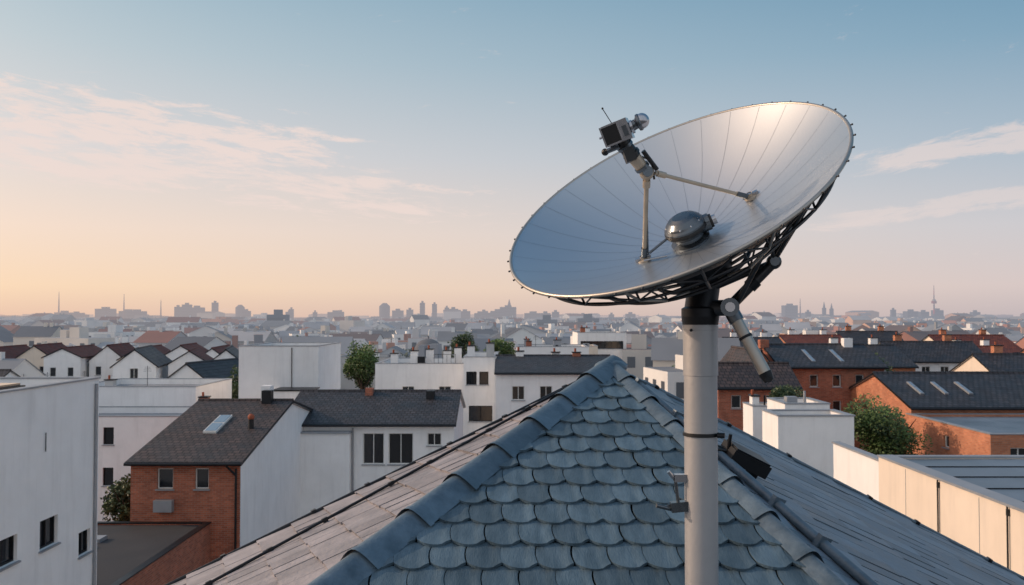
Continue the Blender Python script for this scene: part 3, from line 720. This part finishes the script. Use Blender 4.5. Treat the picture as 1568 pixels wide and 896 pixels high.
mb.tube(q+dd*.01-F_*.02,q+dd*.01+F_*.02,.012,'dark_metal',n=12)
mb.build('elevation_actuator',parent=dish)
mb=MB()
zr0=-1.25
mb.lathe((PX,PY,zr0),(0,0,1),[(0,.0615),(.855,.0615),(.8551,.0625),(.865,.0625),(.8651,.0615),(1.03,.0615),(1.031,.0645),(1.20,.0645),(1.201,.0665),(1.215,.0665),(1.216,.0645),(1.262,.0645),(1.27,.055),(1.272,0)],'pole_paint',n=48)
mb.lathe((PX,PY,-.445),(0,0,1),[(0,.0625),(.001,.067),(.013,.067),(.014,.0625)],'black_plastic',n=48)
mb.tube((PX+.05,PY-.05,-.437),(PX+.075,PY-.06,-.437),.01,'dark_metal',n=8)
mb.tube((PX-.045,PY-.052,-.05),(PX-.045,PY-.054,-.05),.006,'dark_metal',n=8)
mb.build('mast',parent=dish)
# clamp bracket on the mast
mb=MB()
mb.tube((PX-.04,PY+.01,-.71),(PX-.125,PY-.0,-.71),.012,'dark_steel',n=10); mb.obox((PX-.085,PY-.01,-.705),(1,0,.1),(0,1,0),(-.1,0,1),(.03,.02,.018),'dark_steel')
mb.tube((PX-.115,PY-.01,-.715),(PX-.17,PY-.02,-.70),.008,'dark_steel',n=8); mb.tube((PX-.10,PY-.01,-.59),(PX-.085,PY-.01,-.715),.006,'dark_steel',n=8)
mb.tube((PX-.04,PY,-.60),(PX-.105,PY-.01,-.60),.010,'dark_steel',n=8); mb.obox((PX-.08,PY-.01,-.60),(1,0,0),(0,1,0),(0,0,1),(.022,.014,.014),'steel')
mb.tube((PX-.105,PY-.01,-.6),(PX-.125,PY-.015,-.575),.007,'steel',n=8)
mb.build('mast_clamp',parent=dish)
# central hub in the dish
mb=MB(); hc=V+N*.0
mb.lathe(hc,N,[(.0,.07),(.012,.074),(.02,.055),(.035,.055),(.04,.07),(.052,.078),(.075,.078),(.083,.072),(.09,.068),(.105,.052),(.113,.034),(.115,0)],'dark_steel',n=40)
mb.lathe(hc+N*.056,N,[(-.004,.079),(0,.0815),(.008,.0815),(.012,.079)],'black_plastic',n=40)
for k in range(10):
    t=2*math.pi*k/10; mb.sphere(hc+N*.087+(a1*math.cos(t)+a2*math.sin(t))*.066,.005,'steel',n=8)
sb=hc+a1*.07+N*.05; mb.tube(hc+a1*.03+N*.05,sb+a1*.02,.032,'dark_steel',n=20); mb.tube(sb+a1*.02,sb+a1*.03,.026,'black_plastic',n=16); mb.tube(sb+a1*.03,sb+a1*.045,.018,'steel',n=16)
mb.build('centre_hub',parent=dish)
# feed legs & head
mb=MB(); J=V3((.473,3.2,.505)); L1=Dp(-.185,.03); L2=Dp(.262,-.07)
def leg(p,q,r,m='beige_metal'):
    mb.tube(p,q,r,m,n=12); 
    mb.tube(q.lerp(p,.02),q.lerp(p,.10),r*1.6,'beige_metal',n=12); mb.tube(p.lerp(q,.05),p.lerp(q,.16),r*1.45,'dark_steel',n=12)
leg(L1,J+V3((0,0,-.02)),.0085); leg(L2,J+V3((.03,0,.0)),.007)
mb.tube(J+(L1-J)*.5+V3((.006,0,0)),L1+V3((.012,-.01,.02)),.004,'dark_steel',n=8)
for p in (L1,L2):
    mb.lathe(p,N,[(0,.026),(.008,.024),(.01,.012),(.02,.01)],'beige_metal',n=16)
    mb.obox(p+N*.012,a1,a2,N,(.03,.008,.006),'steel')
mb.tube(L1+N*.01,V+N*.05-a1*.08,.005,'dark_steel',n=8); mb.tube(L1+N*.01+a2*.02,V-a1*.10+a2*.06+N*.015,.004,'steel',n=8)
mb.sphere(J,.026,'beige_metal'); mb.tube(J-V3((0,.03,0)),J+V3((0,.03,0)),.018,'dark_steel',n=14)
K=V3((.425,3.17,.555)); mb.tube(J,K,.021,'beige_metal',r1=.024,n=16); mb.tube(J+(K-J)*.3,J+(K-J)*.45,.027,'dark_steel',n=16)
H=V3((.365,3.14,.62)); mb.tube(K,H,.026,'black_plastic',n=16); mb.tube(K.lerp(H,.1),K.lerp(H,.22),.031,'black_plastic',n=16); mb.tube(K.lerp(H,.5),K.lerp(H,.62),.03,'dark_steel',n=16)
mb.obox(K+V3((-.02,-.02,.005)),(.93,0,.36),(0,1,0),(-.36,0,.93),(.018,.02,.025),'black_plastic')
mb.tube(K+V3((.03,-.01,.02)),J+V3((.035,-.01,.01)),.008,'black_plastic',n=8)
mb.build('feed_arm',parent=dish)
mb=MB()
bx=V3((.90,-.28,.33)).normalized(); bz=V3((-.33,-.1,.93)); bz=(bz-bx*bz.dot(bx)).normalized(); by=bz.cross(bx)
HC=V3((.356,3.12,.628))
mb.obox(HC+bx*.010,bx,by,bz,(.043,.04,.036),'steel'); mb.obox(HC-bx*.010-by*.0415,bx,by,bz,(.029,.004,.031),'black_plastic')
for sx in (-1,1):
    mb.obox(HC+bx*(sx*.03-.010)-by*.043,bx,by,bz,(.003,.005,.035),'steel'); mb.obox(HC-bx*.010+bz*(sx*.033)-by*.043,bx,by,bz,(.026,.005,.003),'steel')
mb.obox(HC+bx*.038-bz*.005-by*.042,bx,by,bz,(.008,.004,.018),'dark_steel')
mb.tube(HC+bx*.05+bz*.0,HC+bx*.075+bz*.004,.018,'dark_steel',n=16); mb.tube(HC+bx*.056,HC+bx*.064,.024,'steel',n=16)
mb.sphere(HC+bx*.096+bz*.006,.027,'steel',n=20); mb.lathe(HC+bx*.078+bz*.005,bx,[(0,.02),(.004,.029),(.012,.030),(.016,.027)],'dark_steel',n=24)
lo=HC-bx*.035-bz*.045; mb.tube(lo+bx*.03,lo-bx*.02,.009,'dark_steel',n=12); mb.sphere(lo-bx*.022,.013,'black_plastic',n=12); mb.tube(lo+bx*.02,lo+bx*.03+bz*.04,.008,'dark_steel',n=10)
an=HC-bx*.0+bz*.034; mb.tube(an,an-bx*.012+bz*.06,.0015,'black_plastic',n=6); mb.sphere(an-bx*.012+bz*.062,.004,'black_plastic',n=8)
mb.tube(HC-bx*.03+bz*.005-by*.03,HC-bx*.055+bz*.003-by*.03,.004,'steel',n=8)
cable=[HC+bx*.02-bz*.03+by*.03,HC+bx*.03-bz*.09+by*.02,J+V3((.02,.02,.05)),J+V3((.03,.02,-.02))]
for i in range(3): mb.tube(cable[i],cable[i+1],.004,'black_plastic',n=8)
mb.build('feed_head',parent=dish)

# ------------------------------------------------------------ light
sd=V3((-.90,.12,.38)).normalized()
sun=bpy.data.lights.new('sun','SUN'); sun.energy=2.4; sun.angle=math.radians(.8); sun.color=(1,.73,.52)
so=bpy.data.objects.new('sun',sun); so.rotation_euler=(-sd).to_track_quat('-Z','Y').to_euler(); scene.collection.objects.link(so)
# ------------------------------------------------------------ sky
w=bpy.data.worlds.new('World'); scene.world=w; w.use_nodes=True; nt=w.node_tree; nt.nodes.clear(); L=nt.links.new
try:
    w.cycles.sampling_method='MANUAL'; w.cycles.sample_map_resolution=256
except Exception: pass
out=nt.nodes.new('ShaderNodeOutputWorld'); bg=nt.nodes.new('ShaderNodeBackground'); L(bg.outputs[0],out.inputs[0])
sky=nt.nodes.new('ShaderNodeTexSky'); sky.sky_type='NISHITA'; sky.sun_disc=False
sky.sun_elevation=math.asin(sd.z); sky.sun_rotation=math.atan2(sd.x,sd.y)%(2*math.pi); sky.dust_density=2
tc=nt.nodes.new('ShaderNodeTexCoord'); sp=nt.nodes.new('ShaderNodeSeparateXYZ'); L(tc.outputs['Generated'],sp.inputs[0])
x,y_,z=sp.outputs
az=mnode(nt,'ARCTAN2',x,y_); el=mnode(nt,'ARCSINE',z)
def ramp(stops):
    r=nt.nodes.new('ShaderNodeValToRGB'); cr=r.color_ramp
    while len(cr.elements)<len(stops): cr.elements.new(.5)
    for e,(p,c) in zip(cr.elements,stops): e.position=p; e.color=c
    L(mapr(nt,el,0,1.0,0,1),r.inputs[0]); return r.outputs[0]
warm=ramp([(0,S(240,202,178)),(.03,S(255,222,188)),(.09,S(250,225,206)),(.17,S(226,220,218)),(.27,S(194,207,213)),(.36,S(164,191,205)),(.7,S(122,160,190)),(1,S(102,144,182))])
cool=ramp([(0,S(196,186,190)),(.03,S(216,202,202)),(.09,S(204,204,210)),(.17,S(170,188,203)),(.27,S(126,164,189)),(.36,S(94,144,176)),(.7,S(88,136,174)),(1,S(84,130,170))])
grad=mixc(nt,mapr(nt,az,-.55,.62,0,1),warm,cool)
nis=mixc(nt,1.0,sky.outputs[0],(.08,.08,.08,1),'MULTIPLY')
base=mixc(nt,.06,grad,nis)
rear_fill=mapr(nt,y_,.10,-.5,0,.75,True)  # added fill: sky behind the camera whitened to lift shaded walls
base=mixc(nt,rear_fill,base,(.63,.67,.73,1))
vd=nt.nodes.new('ShaderNodeVectorMath'); vd.operation='DOT_PRODUCT'; L(tc.outputs['Generated'],vd.inputs[0]); vd.inputs[1].default_value=sd
au=mnode(nt,'POWER',mnode(nt,'MAXIMUM',vd.outputs['Value'],0.0),9.0)
auc=nt.nodes.new('ShaderNodeCombineColor')
for i,kk in enumerate((2.1,1.25,.68)): L(mnode(nt,'MULTIPLY',au,kk),auc.inputs[i])
base=mixc(nt,1.0,base,auc.outputs[0],'ADD')
def clouds(azc,elc,slope,half_az,half_el,seed,amt,thr=.46,fa=13.0,fe=62.0):
    da=mnode(nt,'SUBTRACT',az,azc); line=mnode(nt,'ADD',elc,mnode(nt,'MULTIPLY',da,slope)); de=mnode(nt,'SUBTRACT',el,line)
    cb=nt.nodes.new('ShaderNodeCombineXYZ'); L(mnode(nt,'MULTIPLY',az,fa),cb.inputs[0]); L(mnode(nt,'MULTIPLY',de,fe),cb.inputs[1]); cb.inputs[2].default_value=seed
    n=nt.nodes.new('ShaderNodeTexNoise'); n.inputs['Scale'].default_value=1.0; n.inputs['Detail'].default_value=7; n.inputs['Roughness'].default_value=.7; n.inputs['Distortion'].default_value=.4
    L(cb.outputs[0],n.inputs['Vector'])
    m1=mapr(nt,mnode(nt,'ABSOLUTE',da),half_az*.35,half_az,1,0,True); m2=mapr(nt,mnode(nt,'ABSOLUTE',de),half_el*.2,half_el,1,0,True)
    e=mnode(nt,'MULTIPLY',mnode(nt,'SUBTRACT',1.0,mnode(nt,'MULTIPLY',m1,m2)),.30)
    return mapr(nt,mnode(nt,'SUBTRACT',n.outputs[0],e),thr-.07,thr+.12,0,amt,True)
cl=[clouds(-.44,.195,-.10,.42,.055,3.0,.8,.44,15,80),clouds(-.34,.145,-.08,.44,.042,5.5,.72,.44,15,80),
    clouds(.50,.172,.14,.24,.024,8.0,.55,.41),clouds(.48,.112,.10,.24,.016,12.0,.4,.41)]
tot=cl[0]
for c_ in cl[1:]: tot=mnode(nt,'MAXIMUM',tot,c_)
fin=mixc(nt,tot,base,S(240,220,212))
L(fin,bg.inputs[0]); bg.inputs[1].default_value=1.0
# ------------------------------------------------------------ camera
cam=bpy.data.cameras.new('camera'); co=bpy.data.objects.new('camera',cam); scene.collection.objects.link(co)
cam.lens=1400/1568*36; cam.sensor_width=36; cam.clip_end=60000; cam.clip_start=.05
co.location=(0,0,0); co.rotation_euler=(math.radians(91.514),0,0)
cam.dof.use_dof=True; cam.dof.focus_distance=3.8; cam.dof.aperture_fstop=10
scene.camera=co
